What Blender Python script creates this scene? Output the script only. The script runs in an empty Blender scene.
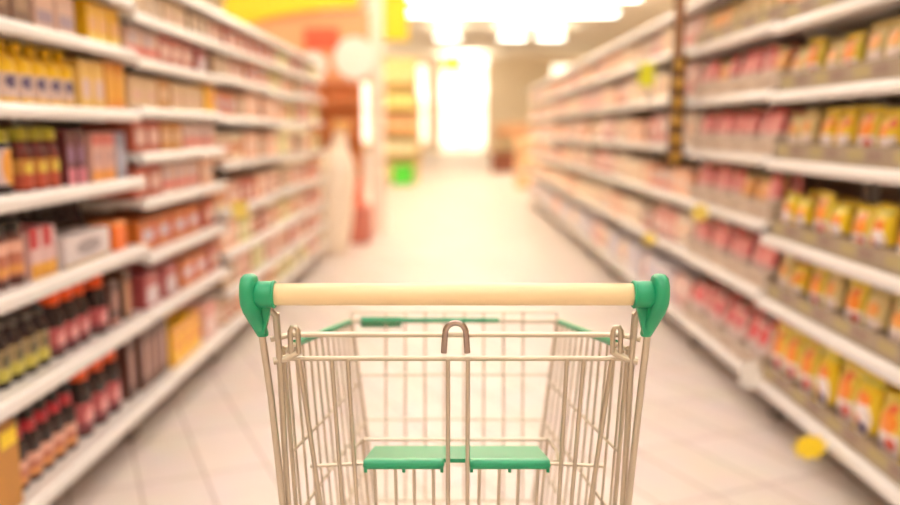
import bpy, bmesh, math, random
from mathutils import Vector, Matrix
R = random.Random(7)
SC = bpy.context.scene
COL = SC.collection
PI = math.pi
ORD = ['', 'first', 'second', 'third', 'fourth', 'fifth', 'sixth', 'seventh', 'eighth', 'ninth', 'tenth', 'eleventh',
       'twelfth', 'thirteenth', 'fourteenth', 'fifteenth', 'sixteenth', 'seventeenth', 'eighteenth', 'nineteenth', 'twentieth',
       'twenty-first', 'twenty-second', 'twenty-third', 'twenty-fourth', 'twenty-fifth']

# ------------------------------------------------------------------ materials
def _new(name):
    m = bpy.data.materials.new(name); m.use_nodes = True
    nt = m.node_tree; b = nt.nodes['Principled BSDF']
    return m, nt, b

def lin(c):
    return tuple((x / 12.92 if x <= .04045 else ((x + .055) / 1.055) ** 2.4) for x in (v / 255 for v in c)) + (1,)

def mat(name, rgb, rough=.5, metal=0.0, coat=0.0, noise=0.0, nscale=30.0):
    m, nt, b = _new(name)
    b.inputs['Base Color'].default_value = lin(rgb)
    b.inputs['Roughness'].default_value = rough
    b.inputs['Metallic'].default_value = metal
    b.inputs['Coat Weight'].default_value = coat
    if noise:
        tc = nt.nodes.new('ShaderNodeTexCoord'); n = nt.nodes.new('ShaderNodeTexNoise')
        n.inputs['Scale'].default_value = nscale
        nt.links.new(tc.outputs['Object'], n.inputs['Vector'])
        mx = nt.nodes.new('ShaderNodeMix'); mx.data_type = 'RGBA'; mx.blend_type = 'MULTIPLY'
        mx.inputs[0].default_value = noise
        mx.inputs[6].default_value = lin(rgb)
        nt.links.new(n.outputs['Fac'], mx.inputs[7])
        nt.links.new(mx.outputs[2], b.inputs['Base Color'])
        mr = nt.nodes.new('ShaderNodeMapRange')
        mr.inputs['To Min'].default_value = rough * .8; mr.inputs['To Max'].default_value = min(1, rough * 1.2)
        nt.links.new(n.outputs['Fac'], mr.inputs['Value']); nt.links.new(mr.outputs[0], b.inputs['Roughness'])
    return m

def printed(name, rgb, marks, rough=.35):
    """printed packaging: marks = (shape 'o'|'r', u, v, ru, rv, rgb) in the item's own 0..1 width and height"""
    m, nt, b = _new(name)
    b.inputs['Roughness'].default_value = rough
    tc = nt.nodes.new('ShaderNodeTexCoord')
    src = nt.nodes.new('ShaderNodeRGB'); src.outputs[0].default_value = lin(rgb)
    cur = src.outputs[0]
    for shp, u, v, ru, rv, c in marks:
        s = nt.nodes.new('ShaderNodeVectorMath'); s.operation = 'SUBTRACT'
        nt.links.new(tc.outputs['Generated'], s.inputs[0]); s.inputs[1].default_value = (u, .5, v)
        d = nt.nodes.new('ShaderNodeVectorMath'); d.operation = 'MULTIPLY'
        nt.links.new(s.outputs[0], d.inputs[0]); d.inputs[1].default_value = (1 / ru, 0, 1 / rv)
        lt = nt.nodes.new('ShaderNodeMath'); lt.operation = 'LESS_THAN'; lt.inputs[1].default_value = 1
        if shp == 'o':
            ln = nt.nodes.new('ShaderNodeVectorMath'); ln.operation = 'LENGTH'
            nt.links.new(d.outputs[0], ln.inputs[0]); nt.links.new(ln.outputs['Value'], lt.inputs[0])
        else:
            ab = nt.nodes.new('ShaderNodeVectorMath'); ab.operation = 'ABSOLUTE'
            nt.links.new(d.outputs[0], ab.inputs[0])
            sp = nt.nodes.new('ShaderNodeSeparateXYZ'); nt.links.new(ab.outputs[0], sp.inputs[0])
            mm = nt.nodes.new('ShaderNodeMath'); mm.operation = 'MAXIMUM'
            nt.links.new(sp.outputs[0], mm.inputs[0]); nt.links.new(sp.outputs[2], mm.inputs[1])
            nt.links.new(mm.outputs[0], lt.inputs[0])
        mx = nt.nodes.new('ShaderNodeMix'); mx.data_type = 'RGBA'
        nt.links.new(lt.outputs[0], mx.inputs[0]); nt.links.new(cur, mx.inputs[6])
        mx.inputs[7].default_value = lin(c); cur = mx.outputs[2]
    nt.links.new(cur, b.inputs['Base Color'])
    return m

def emit(name, rgb, s):
    m, nt, b = _new(name)
    b.inputs['Base Color'].default_value = (.9, .9, .9, 1)
    b.inputs['Emission Color'].default_value = tuple(rgb) + (1,)
    b.inputs['Emission Strength'].default_value = s
    return m

def glass(name, rgb, alpha_mix=.85):
    m, nt, b = _new(name)
    nt.nodes.remove(b)
    out = [n for n in nt.nodes if n.type == 'OUTPUT_MATERIAL'][0]
    t = nt.nodes.new('ShaderNodeBsdfTransparent'); t.inputs[0].default_value = lin(rgb)
    g = nt.nodes.new('ShaderNodeBsdfGlossy'); g.inputs['Roughness'].default_value = .08
    mx = nt.nodes.new('ShaderNodeMixShader'); mx.inputs[0].default_value = 1 - alpha_mix
    nt.links.new(t.outputs[0], mx.inputs[1]); nt.links.new(g.outputs[0], mx.inputs[2])
    nt.links.new(mx.outputs[0], out.inputs['Surface'])
    return m

def floor_mat():
    m, nt, b = _new('floor_tiles')
    tc = nt.nodes.new('ShaderNodeTexCoord'); mp = nt.nodes.new('ShaderNodeMapping')
    mp.inputs['Rotation'].default_value = (0, 0, math.radians(-114)); mp.inputs['Location'].default_value = (.11, .144, 0)
    br = nt.nodes.new('ShaderNodeTexBrick'); br.offset = 0; br.squash = 1
    br.inputs['Color1'].default_value = lin((224, 210, 202)); br.inputs['Color2'].default_value = lin((216, 202, 193))
    br.inputs['Mortar'].default_value = lin((172, 152, 140))
    br.inputs['Scale'].default_value = 1; br.inputs['Brick Width'].default_value = .45; br.inputs['Row Height'].default_value = .225
    br.inputs['Mortar Size'].default_value = .004; br.inputs['Mortar Smooth'].default_value = .2
    n = nt.nodes.new('ShaderNodeTexNoise'); n.inputs['Scale'].default_value = 5; n.inputs['Detail'].default_value = 6
    mx = nt.nodes.new('ShaderNodeMix'); mx.data_type = 'RGBA'; mx.blend_type = 'SOFT_LIGHT'; mx.inputs[0].default_value = .25
    nt.links.new(tc.outputs['Object'], mp.inputs[0]); nt.links.new(mp.outputs[0], br.inputs['Vector'])
    nt.links.new(mp.outputs[0], n.inputs['Vector'])
    nt.links.new(br.outputs['Color'], mx.inputs[6]); nt.links.new(n.outputs['Color'], mx.inputs[7])
    nt.links.new(mx.outputs[2], b.inputs['Base Color'])
    b.inputs['Roughness'].default_value = .45; b.inputs['Specular IOR Level'].default_value = .3
    return m

# ------------------------------------------------------------------ mesh builder
class MB:
    def __init__(s): s.v = []; s.f = []; s.m = []; s.s = []
    def add(s, vs, fs, mi=0, smooth=False):
        o = len(s.v); s.v += [tuple(v) for v in vs]
        for f in fs: s.f.append([i + o for i in f]); s.m.append(mi); s.s.append(smooth)
        return s
    def bm(s, b, mi=0, smooth=False):
        b.verts.index_update()
        return s.add([v.co[:] for v in b.verts], [[v.index for v in f.verts] for f in b.faces], mi, smooth)
    def box(s, x0, x1, y0, y1, z0, z1, bev=0, mi=0, seg=2):
        b = bmesh.new(); bmesh.ops.create_cube(b, size=1)
        for v in b.verts:
            v.co = ((x0 + x1) / 2 + v.co.x * (x1 - x0), (y0 + y1) / 2 + v.co.y * (y1 - y0), (z0 + z1) / 2 + v.co.z * (z1 - z0))
        if bev: bmesh.ops.bevel(b, geom=b.edges[:], offset=bev, segments=seg, affect='EDGES', profile=.5)
        s.bm(b, mi, False); b.free(); return s
    def prism_y(s, prof, y0, y1, mi=0):
        n = len(prof)
        vs = [(x, y0, z) for x, z in prof] + [(x, y1, z) for x, z in prof]
        fs = [[i, (i + 1) % n, n + (i + 1) % n, n + i] for i in range(n)] + [list(range(n))[::-1], list(range(n, 2 * n))]
        return s.add(vs, fs, mi, False)
    def prism_z(s, prof, z0, z1, mi=0, axis='z'):
        n = len(prof)
        if axis == 'z': vs = [(x, y, z0) for x, y in prof] + [(x, y, z1) for x, y in prof]
        else: vs = [(x, z0, y) for x, y in prof] + [(x, z1, y) for x, y in prof]   # profile in x,z extruded along y
        fs = [[i, (i + 1) % n, n + (i + 1) % n, n + i] for i in range(n)] + [list(range(n))[::-1], list(range(n, 2 * n))]
        return s.add(vs, fs, mi, False)
    def tube(s, pts, r, seg=8, closed=False, mi=0):
        P = [Vector(p) for p in pts]; n = len(P)
        rr = r if isinstance(r, (list, tuple)) else [r] * n
        rings = []; up = None
        for i in range(n):
            if closed: t = (P[(i + 1) % n] - P[i - 1])
            else: t = (P[min(i + 1, n - 1)] - P[max(i - 1, 0)])
            t.normalize()
            if up is None:
                a = Vector((0, 0, 1)) if abs(t.z) < .9 else Vector((1, 0, 0))
                up = (a - t * a.dot(t)).normalized()
            else: up = (up - t * up.dot(t)).normalized()
            sd = t.cross(up)
            rings.append([P[i] + (up * math.cos(2 * PI * k / seg) + sd * math.sin(2 * PI * k / seg)) * rr[i] for k in range(seg)])
        vs = [v for g in rings for v in g]; fs = []
        for i in range(n if closed else n - 1):
            j = (i + 1) % n
            for k in range(seg):
                fs.append([i * seg + k, i * seg + (k + 1) % seg, j * seg + (k + 1) % seg, j * seg + k])
        s.add(vs, fs, mi, True)
        if not closed:
            s.add(rings[0], [list(range(seg))], mi); s.add(rings[-1], [list(range(seg))[::-1]], mi)
        return s
    def lathe(s, prof, seg=16, c=(0, 0), mi=0):
        vs = []; fs = []; n = len(prof)
        for r, z in prof:
            for k in range(seg):
                a = 2 * PI * k / seg; vs.append((c[0] + r * math.cos(a), c[1] + r * math.sin(a), z))
        for i in range(n - 1):
            for k in range(seg):
                fs.append([i * seg + k, i * seg + (k + 1) % seg, (i + 1) * seg + (k + 1) % seg, (i + 1) * seg + k])
        s.add(vs, fs, mi, True)
        s.add(vs[:seg], [list(range(seg))[::-1]], mi); s.add(vs[-seg:], [list(range(seg))], mi)
        return s
    def loft(s, rings, seg=20, mi=0):
        """horizontal elliptical rings (cx, cy, z, rx, ry)"""
        vs = []; fs = []
        for cx, cy, z, rx, ry in rings:
            for k in range(seg):
                a = 2 * PI * k / seg
                ca, sa = math.cos(a), math.sin(a)
                e = .8
                vs.append((cx + rx * math.copysign(abs(ca) ** e, ca), cy + ry * math.copysign(abs(sa) ** e, sa), z))
        for i in range(len(rings) - 1):
            for k in range(seg):
                fs.append([i * seg + k, i * seg + (k + 1) % seg, (i + 1) * seg + (k + 1) % seg, (i + 1) * seg + k])
        s.add(vs, fs, mi, True)
        s.add(vs[:seg], [list(range(seg))[::-1]], mi, True); s.add(vs[-seg:], [list(range(seg))], mi, True)
        return s
    def cyl_x(s, x0, x1, y, z, r, seg=24, bev=.002, mi=0):
        pr = [(x0, r - bev), (x0 + bev, r), (x1 - bev, r), (x1, r - bev)]
        return s.tube([(a, y, z) for a, _ in pr], [q for _, q in pr], seg, mi=mi)
    def mesh(s, name, mats):
        me = bpy.data.meshes.new(name); me.from_pydata(s.v, [], s.f)
        for m in (mats if isinstance(mats, (list, tuple)) else [mats]): me.materials.append(m)
        for p, mi, sm in zip(me.polygons, s.m, s.s): p.material_index = mi; p.use_smooth = sm
        b = bmesh.new(); b.from_mesh(me); bmesh.ops.recalc_face_normals(b, faces=b.faces[:]); b.to_mesh(me); b.free()
        me.update(); return me
    def obj(s, name, mats, parent=None, loc=(0, 0, 0), rz=0):
        o = bpy.data.objects.new(name, s.mesh(name, mats)); COL.objects.link(o)
        o.location = loc; o.rotation_euler = (0, 0, rz); o.parent = parent
        return o

def tag(o, label, cat, group=None, kind=None):
    o['label'] = label; o['category'] = cat
    if group: o['group'] = group
    if kind: o['kind'] = kind
    return o
def empty(name, label, cat, loc=(0, 0, 0), rz=0, group=None):
    o = bpy.data.objects.new(name, None); COL.objects.link(o); o.location = loc; o.rotation_euler = (0, 0, rz)
    o.empty_display_size = .05
    return tag(o, label, cat, group)
def structure(o, label=None):
    o['kind'] = 'structure'
    if label: o['label'] = label; o['category'] = o.name.split('_')[0]
    return o
def dup(src):
    r = src.copy(); COL.objects.link(r)
    for ch in list(src.children):
        c = ch.copy(); COL.objects.link(c); c.parent = r
        for g in list(ch.children):
            d = g.copy(); COL.objects.link(d); d.parent = c
    return r

# ------------------------------------------------------------------ shared materials
M_rail = mat('white_rail_plastic', (228, 222, 218), .2)
M_steel = mat('white_painted_steel', (232, 226, 220), .35)
M_back = mat('taupe_back_panel', (172, 148, 128), .7)
M_plinth = mat('grey_plinth', (150, 138, 128), .6)
M_wire = mat('warm_chrome_wire', (196, 186, 168), .28, 1.0)
M_hook = mat('dull_brown_metal', (172, 156, 148), .22, 1.0)
M_green = mat('green_plastic', (14, 152, 104), .42, coat=.15)
M_cream = mat('cream_grip_plastic', (240, 214, 166), .38, coat=.15)
M_rubber = mat('grey_rubber', (88, 84, 80), .7)
M_tray = printed('olive_card_tray', (164, 146, 124), [('r', .3, .5, .18, .25, (174, 158, 112)), ('r', .72, .5, .16, .22, (146, 122, 110))], .5)
M_traypink = printed('pale_card_tray', (205, 186, 168), [('r', .5, .4, .35, .18, (184, 160, 140))], .5)
M_cardboard = mat('brown_cardboard', (205, 146, 74), .75, noise=.25)
M_yellow = mat('bright_yellow_card', (255, 222, 44), .5)
M_white = mat('white_card', (240, 236, 230), .5)

# ------------------------------------------------------------------ camera
cam = bpy.data.cameras.new('camera'); camo = bpy.data.objects.new('camera', cam); COL.objects.link(camo)
F, CX, CY, HOR = 850., 452., 275., 130.
H = 1.235
pitch = math.atan((CY - HOR) / F)
camo.location = (0, 0, H); camo.rotation_euler = (PI / 2 - pitch, 0, 0)
cam.sensor_width = 36; cam.lens = 36 * F / 900
cam.shift_x = (450 - CX) / 900; cam.shift_y = (CY - 252.5) / 900
cam.clip_end = 200; cam.clip_start = .05
cam.dof.use_dof = True; cam.dof.focus_distance = 1.17; cam.dof.aperture_fstop = 1.5
SC.camera = camo

# ------------------------------------------------------------------ setting
YF, YB, ZC = 46., -5., 5.0
XL, XR = -7., 8.
structure(MB().box(XL, XR, YB, YF, -.1, 0).obj('floor', floor_mat()))
structure(MB().box(XL, XR, YB, YF, ZC, ZC + .1).obj('ceiling', mat('cream_ceiling', (250, 242, 230), .7)))
M_wall = mat('cream_wall', (252, 238, 214), .6, noise=.08, nscale=2)
structure(MB().box(XL - .15, XL, YB, YF, 0, ZC).obj('wall_left', M_wall))
structure(MB().box(XR, XR + .15, YB, YF, 0, ZC).obj('wall_right', M_wall))
structure(MB().box(XL, XR, YB - .15, YB, 0, ZC).obj('wall_near', M_wall))
# far wall: a tall glazed entrance; side windows added for more daylight inside
M_frame = mat('tan_door_frame', (230, 194, 142), .4); M_glass = glass('clear_glass', (252, 250, 244))
spans = [('added_window_1', -5.6, -1.25, .5, 4.7, 4), ('door_1', -.7, 1.9, 0, 4.85, 2), ('added_window_2', 5.2, 7.6, .5, 4.7, 2)]
wf = MB(); x = XL
for nm, a, c, z0, z1, n in spans:
    wf.box(x, a, YF, YF + .2, 0, ZC); wf.box(a, c, YF, YF + .2, z1, ZC)
    if z0: wf.box(a, c, YF, YF + .2, 0, z0)
    x = c
    dr = bpy.data.objects.new(nm, None); COL.objects.link(dr); dr.location = ((a + c) / 2, YF + .1, 0); structure(dr)
    w = (c - a) / 2; fr = MB()
    for k in range(n + 1):
        fx = -w + .04 + (2 * w - .08) * k / n; fr.box(fx - .04, fx + .04, -.05, .05, z0, z1)
    for z in (z0 + .04, 2.3, z1 - .04): fr.box(-w, w, -.045, .045, z - .04, z + .04)
    fr.obj('door_frame' if z0 == 0 else 'window_frame', M_frame, dr)
    for k in range(n):
        p0 = -w + .04 + (2 * w - .08) * k / n + .042; p1 = -w + .04 + (2 * w - .08) * (k + 1) / n - .042
        MB().box(p0, p1, -.006, .006, z0 + .081, 2.259).obj('pane', M_glass, dr)
        MB().box(p0, p1, -.006, .006, 2.341, z1 - .081).obj('transom_pane', M_glass, dr)
wf.box(x, XR, YF, YF + .2, 0, ZC)
structure(wf.obj('wall_far', M_wall))
structure(MB().box(-20, 20, YF + .2, YF + 30, -.12, -.02).obj('pavement', mat('pale_pavement', (225, 215, 200), .8)))

# ceiling lights: suspended transverse luminaires that shine down; glowing tops added to brighten ceiling
E_near = emit('neutral_white_tube', (1, .99, 1), 9.4)
E_far = emit('warm_white_tube', (1, .94, .82), 11.)
E_up = emit('added_warm_uplight', (1, .90, .68), 42.)  # added upward glow, warm to tint the ceiling
lightspec = [(-3.4, -3.2, 3.2, 0), (-.6, -3.2, 3.2, 0), (2.2, -3.2, 3.2, 0), (5.2, -3.2, 3.2, 0), (8.4, -3.2, 3.4, 1), (11.5, -3.4, 3.6, 1), (15, -3.4, 4, 1),
             (19, -3, 4.4, 1), (22.5, -1.8, 4.8, 1), (25.5, -1.3, 4.8, 1), (32, -.6, .3, 1), (32, 1.7, 2.7, 1), (32, 3.1, 4.1, 1), (34, -6.6, -3.6, 1), (41, -6.6, -3.6, 1), (43.5, -.6, 1.8, 1)]  # entries after the short lights are added to brighten the far end
nth = ['nearest', 'second', 'third', 'fourth', 'fifth', 'sixth', 'seventh', 'eighth', 'ninth', 'tenth']
for i, (y, x0, x1, far) in enumerate(lightspec):
    lab = ('long suspended white light across the aisle, %s from the cart end' % nth[i]) if i < 10 else \
          ('added light hidden beyond the left shelves, nearer of two', 'added light hidden beyond the left shelves, close to the far windows', 'added light just above the glazed entrance, brightening the far wall')[i - 13] if i >= 13 else \
          'short bright ceiling light before the entrance, %s of three across' % ('left', 'middle', 'right')[i - 10]
    t = empty('ceiling_light', lab, 'light', ((x0 + x1) / 2, y, ZC), 0, 'ceiling lights')
    w = (x1 - x0) / 2
    MB().box(-w, w, -.2, .2, -.45, -.40, .01).obj('light_housing', M_steel, t)
    MB().box(-w + .03, w - .03, -.17, .17, -.475, -.451, .008).obj('light_diffuser', E_far if far else E_near, t)
    MB().box(-w + .03, w - .03, -.19, .19, -.399, -.39, .002).obj('added_uplight', E_up if far else E_near, t)
    for sx in (-1, 1): MB().tube([(sx * w * .8, 0, -.40), (sx * w * .8, 0, 0)], .006, 6).obj('hanger', M_steel, t)

wd = bpy.data.worlds.new('sky'); SC.world = wd; wd.use_nodes = True
bg = wd.node_tree.nodes['Background']; bg.inputs[0].default_value = (1, .93, .8, 1); bg.inputs[1].default_value = 4.

# ------------------------------------------------------------------ shelving
XLF, XRF = -1.2, 1.31     # shelf-front planes
DEPTH = .46
def shelf_unit(side, y0, y1, levels, label, top):
    """gondola bay; local frame: x along the shelf, front faces -y"""
    w = (y1 - y0) / 2 - .004
    X = XLF if side < 0 else XRF
    t = empty('shelf_unit', label, 'shelving', (X, (y0 + y1) / 2, 0), PI / 2 if side < 0 else -PI / 2, 'shelving bays on the %s of the aisle' % ('left' if side < 0 else 'right'))
    MB().box(-w, w, DEPTH, DEPTH + .03, .0, top, .003).obj('back_panel', M_back, t)
    MB().box(-w, w, .13, DEPTH - .002, 0, .118, .003).obj('base_plinth', M_plinth, t)
    for sx in (-1, 1): MB().box(sx * (w - .024) - .016, sx * (w - .024) + .016, .08, .11, 0, .157, .004).obj('foot', M_plinth, t)
    for sx in (-1, 1):
        MB().box(sx * (w - .016) - .014, sx * (w - .016) + .014, DEPTH - .045, DEPTH - .002, .12, top, .003).obj('upright', M_steel, t)
    for z in levels:
        sh = MB().box(-w, w, .006, DEPTH - .05, z - .012, z + .018, .003)
        for sx in (-1, 1):     # bracket under the board
            if z > .3: sh.box(sx * (w - .004) - .002, sx * (w - .004) + .002, .12, DEPTH - .05, z - .028, z - .013)
        so = sh.obj('shelf', M_steel, t)
        # price rail: shallow convex strip, tilted up a little
        prof = [(-.012, -.023), (-.016, -.018), (-.015, 0), (-.009, .015), (-.003, .021), (.006, .021), (.006, -.023)]
        r = MB(); n = len(prof)
        vs = [(-w, y, z + q) for y, q in prof] + [(w, y, z + q) for y, q in prof]
        r.add(vs, [[i, (i + 1) % n, n + (i + 1) % n, n + i] for i in range(n)] + [list(range(n)), list(range(n, 2 * n))])
        r.obj('price_rail', M_rail, so)
    return t

L_J = [2.1, 3.3, 4.48, 5.66, 6.84, 8.02]
L_LV = [[.17, .497, .777, 1.039, 1.29, 1.5125, 1.70], [.17, .5, .732, .949, 1.128, 1.305, 1.49, 1.66, 1.82],
        [.17, .36, .567, .79, 1.05, 1.29, 1.5, 1.66, 1.82], [.17, .36, .567, .8, 1.05, 1.28, 1.48, 1.66, 1.82], [.17, .36, .56, .79, 1.04, 1.29, 1.5, 1.66, 1.82]]
R_J = [2.3 + 1.25 * i for i in range(11)]
R_LV = [[.17, .52, .785, 1.098, 1.365, 1.635, 1.9], [.17, .54, .836, 1.11, 1.38, 1.65, 1.9]] + [[.17, .54, .84, 1.13, 1.41, 1.68, 1.9]] * 8
BAY = ['nearest', 'second', 'third', 'fourth', 'fifth', 'sixth', 'seventh', 'eighth', 'ninth', 'farthest']
for i in range(5):
    shelf_unit(-1, L_J[i], L_J[i + 1], L_LV[i], 'white metal shelving bay of the left run, %s from the trolley' % BAY[i], 2.0 if i == 0 else 1.87)
for i in range(10):
    shelf_unit(1, R_J[i], R_J[i + 1], R_LV[i], 'white metal shelving bay of the right run, %s from the trolley' % BAY[i], 1.96)

# ------------------------------------------------------------------ products: prototypes
PROTO = {}   # key -> (object, width, depth, height, label noun, category)
def proto(key, o, w, d, h, noun, cat): PROTO[key] = (o, w, d, h, noun, cat); o['used'] = 0

def bottle(key, noun, h, rad, body, cap, label=None, neck=.4, shoulder=.68, cap_h=.14, cap_r=None, band=None, name='sauce_bottle', cat='bottle', lab=(.12, .58)):
    nr = rad * neck; cr = cap_r or nr * 1.15
    p = [(rad * .9, 0), (rad, .008), (rad, h * shoulder), (rad * .97, h * (shoulder + .03)), (rad * .75, h * (shoulder + .09)), (nr * 1.05, h * (shoulder + .15)), (nr, h * (1 - cap_h))]
    o = MB().lathe(p, 16).obj(name, body)
    z0 = h * (1 - cap_h)
    MB().lathe([(cr, z0), (cr, h - .004), (cr * .85, h)], 14).obj('cap', cap, o)
    if label:
        MB().lathe([(rad + .001, h * lab[0]), (rad + .001, h * lab[1])], 16).obj('paper_label', label, o)
    if band:
        MB().lathe([(nr * 1.35, z0 - h * .15), (nr * 1.22, z0 - .001)], 14).obj('neck_band', band, o)
    proto(key, o, rad * 2, rad * 2, h, noun, cat)

def jar(key, noun, h, rad, body, lid, label, name='jar', cat='jar'):
    o = MB().lathe([(rad * .9, 0), (rad, .006), (rad, h * .78), (rad * .85, h * .83)], 16).obj(name, body)
    MB().lathe([(rad * .9, h * .83), (rad * .92, h - .003), (rad * .85, h)], 16).obj('lid', lid, o)
    MB().lathe([(rad + .001, h * .15), (rad + .001, h * .72)], 16).obj('paper_label', label, o)
    proto(key, o, rad * 2, rad * 2, h, noun, cat)

def carton(key, noun, w, d, h, m, name='carton', cat='carton'):
    o = MB().box(-w / 2, w / 2, -d / 2, d / 2, 0, h, .003, seg=1).obj(name, m)
    proto(key, o, w, d, h, noun, cat)

def pillow(key, noun, w, d, h, m, seal=None, name='snack_pack', cat='packet'):
    """filled pouch: bulging belly, flat crimped seals top and bottom"""
    b = MB(); nx, nz = 9, 12
    for sgn in (-1, 1):
        vs = []
        for j in range(nz):
            v = j / (nz - 1)
            for i in range(nx):
                u = i / (nx - 1) * 2 - 1
                e = (1 - abs(u) ** 3) ** .6 * (max(0, math.sin(PI * min(1, max(0, (v - .03) / .87)))) ** .55)
                wv = w * (1 - .07 * math.sin(PI * v))
                vs.append((u * wv / 2, sgn * (.0012 + e * d / 2), v * h))
        fs = [[j * nx + i, j * nx + i + 1, (j + 1) * nx + i + 1, (j + 1) * nx + i] for j in range(nz - 1) for i in range(nx - 1)]
        b.add(vs, fs, 0, True)
    ed = []
    # close the rim
    ring = [j * nx for j in range(nz)] + [(nz - 1) * nx + i for i in range(1, nx)] + [j * nx + nx - 1 for j in range(nz - 2, -1, -1)] + [i for i in range(nx - 2, 0, -1)]
    n = nx * nz
    for a, c in zip(ring, ring[1:] + ring[:1]): ed.append([a, c, n + c, n + a])
    for f in ed: b.f.append(f); b.m.append(0); b.s.append(False)
    o = b.obj(name, m)
    if seal:
        MB().box(-w / 2, w / 2, -.003, .003, h * .93, h, 0).obj('crimped_seal', seal, o)
    proto(key, o, w, d, h, noun, cat)

K = lambda n, c, r=.3: mat(n, c, r)
dark = K('dark_sauce_glass', (46, 22, 20), .15); blackcap = K('black_cap', (40, 34, 34)); redband = K('crimson_band', (196, 40, 56))
orangecap = K('orange_cap', (250, 92, 24)); ycap = K('yellow_cap', (240, 190, 30)); ygcap = K('yellow_green_cap', (196, 186, 60))
redsauce = K('dark_red_sauce', (110, 34, 26), .2); greycap = K('grey_cap', (92, 86, 84))
lab_pink = printed('pink_label', (190, 88, 92), [('o', .5, .5, .3, .3, (236, 170, 170)), ('r', .5, .15, .6, .12, (120, 60, 70))])
lab_tan = printed('tan_label', (196, 122, 98), [('r', .5, .8, .6, .15, (240, 190, 170)), ('r', .5, .2, .6, .12, (226, 160, 90))])
lab_yel = printed('yellow_red_label', (206, 146, 66), [('r', .5, .25, .7, .25, (190, 84, 60)), ('o', .5, .7, .3, .2, (236, 214, 90))])
lab_wht = printed('white_blue_label', (226, 200, 190), [('o', .45, .5, .3, .22, (96, 84, 118)), ('r', .5, .9, .6, .12, (250, 206, 50))])
lab_org = printed('white_orange_label', (232, 206, 206), [('o', .6, .5, .4, .6, (240, 170, 70))])
lab_grn = printed('olive_label', (170, 148, 104), [('r', .5, .2, .6, .2, (206, 196, 90)), ('o', .5, .65, .3, .25, (96, 90, 60))])

bottle('redband', 'red-banded dark bottle', .235, .037, dark, blackcap, lab_tan, .55, .56, .18, band=redband, lab=(.08, .4))
bottle('orangecap', 'orange-capped dark bottle', .275, .045, dark, orangecap, lab_pink, .7, .58, .27, cap_r=.036, lab=(.08, .44))
bottle('orangecap_s', 'orange-capped dark bottle', .24, .042, dark, orangecap, lab_pink, .7, .55, .27, cap_r=.033, lab=(.08, .42))
bottle('olive', 'olive-labelled dark bottle', .19, .034, dark, greycap, lab_grn, .6, .66, .14)
bottle('yellow', 'yellow squeeze bottle', .178, .04, K('yellow_plastic', (248, 196, 16), .3), ycap, lab_wht, .42, .66, .14, lab=(.1, .6))
bottle('redyellow', 'yellow-capped red bottle', .185, .032, redsauce, ygcap, lab_yel, .72, .6, .2, lab=(.04, .5))
bottle('plain_dark', 'plain dark bottle', .19, .033, dark, blackcap, None, .5, .6, .12)
jar('yellowlid', 'yellow-lidded dark jar', .175, .042, dark, ygcap, lab_org)
jar('pinkjar', 'pink-labelled brown jar', .185, .042, K('brown_jar', (92, 46, 38)), blackcap, lab_tan)

C = {}
def pc(key, noun, w, d, h, rgb, marks, **kw): carton(key, noun, w, d, h, printed('print_' + key, rgb, marks), **kw)
pc('brownbox', 'dark brown carton', .08, .2, .17, (88, 48, 40), [('r', .5, .55, .3, .2, (160, 110, 100)), ('r', .5, .1, .5, .06, (190, 120, 110))])
pc('brownbox_l', 'dark brown tall carton', .075, .2, .235, (96, 58, 50), [('r', .5, .5, .3, .3, (170, 126, 118))])
pc('tanbox', 'tan and brown carton', .07, .2, .19, (96, 56, 36), [('r', .5, .4, .3, .36, (204, 140, 100))])
pc('whitecase', 'long white display case', .36, .12, .1, (226, 214, 214), [('o', .5, .55, .28, .26, (160, 150, 156)), ('r', .5, .06, .5, .06, (200, 170, 120))], name='display_case', cat='case')
pc('redwhite', 'red and white carton', .08, .15, .15, (226, 190, 190), [('r', .3, .8, .3, .2, (200, 40, 50)), ('r', .5, .15, .5, .15, (228, 164, 40))])
pc('purple', 'dark plum packet', .07, .05, .18, (96, 36, 44), [('o', .5, .55, .3, .18, (150, 110, 150)), ('r', .5, .15, .4, .15, (220, 130, 150))], name='flat_packet', cat='packet')
pc('pinkbox', 'pink carton with orange base', .1, .16, .17, (218, 172, 160), [('r', .5, .12, .5, .12, (236, 160, 80)), ('r', .5, .85, .5, .12, (206, 110, 100)), ('r', .5, .5, .25, .1, (190, 150, 150))])
pc('greybag', 'blue-grey pouch', .09, .06, .17, (150, 150, 170), [('o', .5, .4, .3, .3, (200, 200, 215))], name='pouch', cat='packet')
pc('creamyellow', 'pale yellow carton', .1, .18, .16, (232, 190, 100), [('r', .5, .4, .3, .2, (220, 190, 190))])
pc('goldbox', 'golden yellow carton', .09, .18, .165, (240, 184, 24), [('r', .5, .45, .3, .18, (228, 170, 120)), ('r', .5, .12, .4, .1, (236, 214, 100))])
pc('orangebox', 'amber orange carton', .075, .18, .17, (232, 150, 50), [('r', .5, .5, .3, .3, (244, 190, 70))])
pc('brownpack', 'faded brown carton', .11, .16, .15, (104, 62, 38), [('r', .5, .5, .3, .2, (160, 120, 90))])
pc('pinkcream', 'pink-white carton', .13, .16, .15, (214, 174, 154), [('r', .5, .3, .4, .14, (160, 136, 150))])
pc('redlong', 'salmon red carton', .15, .2, .125, (186, 92, 70), [('r', .5, .5, .32, .22, (240, 206, 196)), ('r', .5, .92, .5, .08, (196, 70, 50))])
pc('whitered', 'red-striped white carton', .17, .2, .12, (222, 186, 170), [('r', .5, .3, .5, .12, (216, 96, 90)), ('o', .3, .65, .14, .22, (190, 176, 196))])
pc('goldlong', 'gold carton', .13, .2, .125, (204, 138, 56), [('r', .5, .5, .3, .2, (236, 206, 170))])
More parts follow.
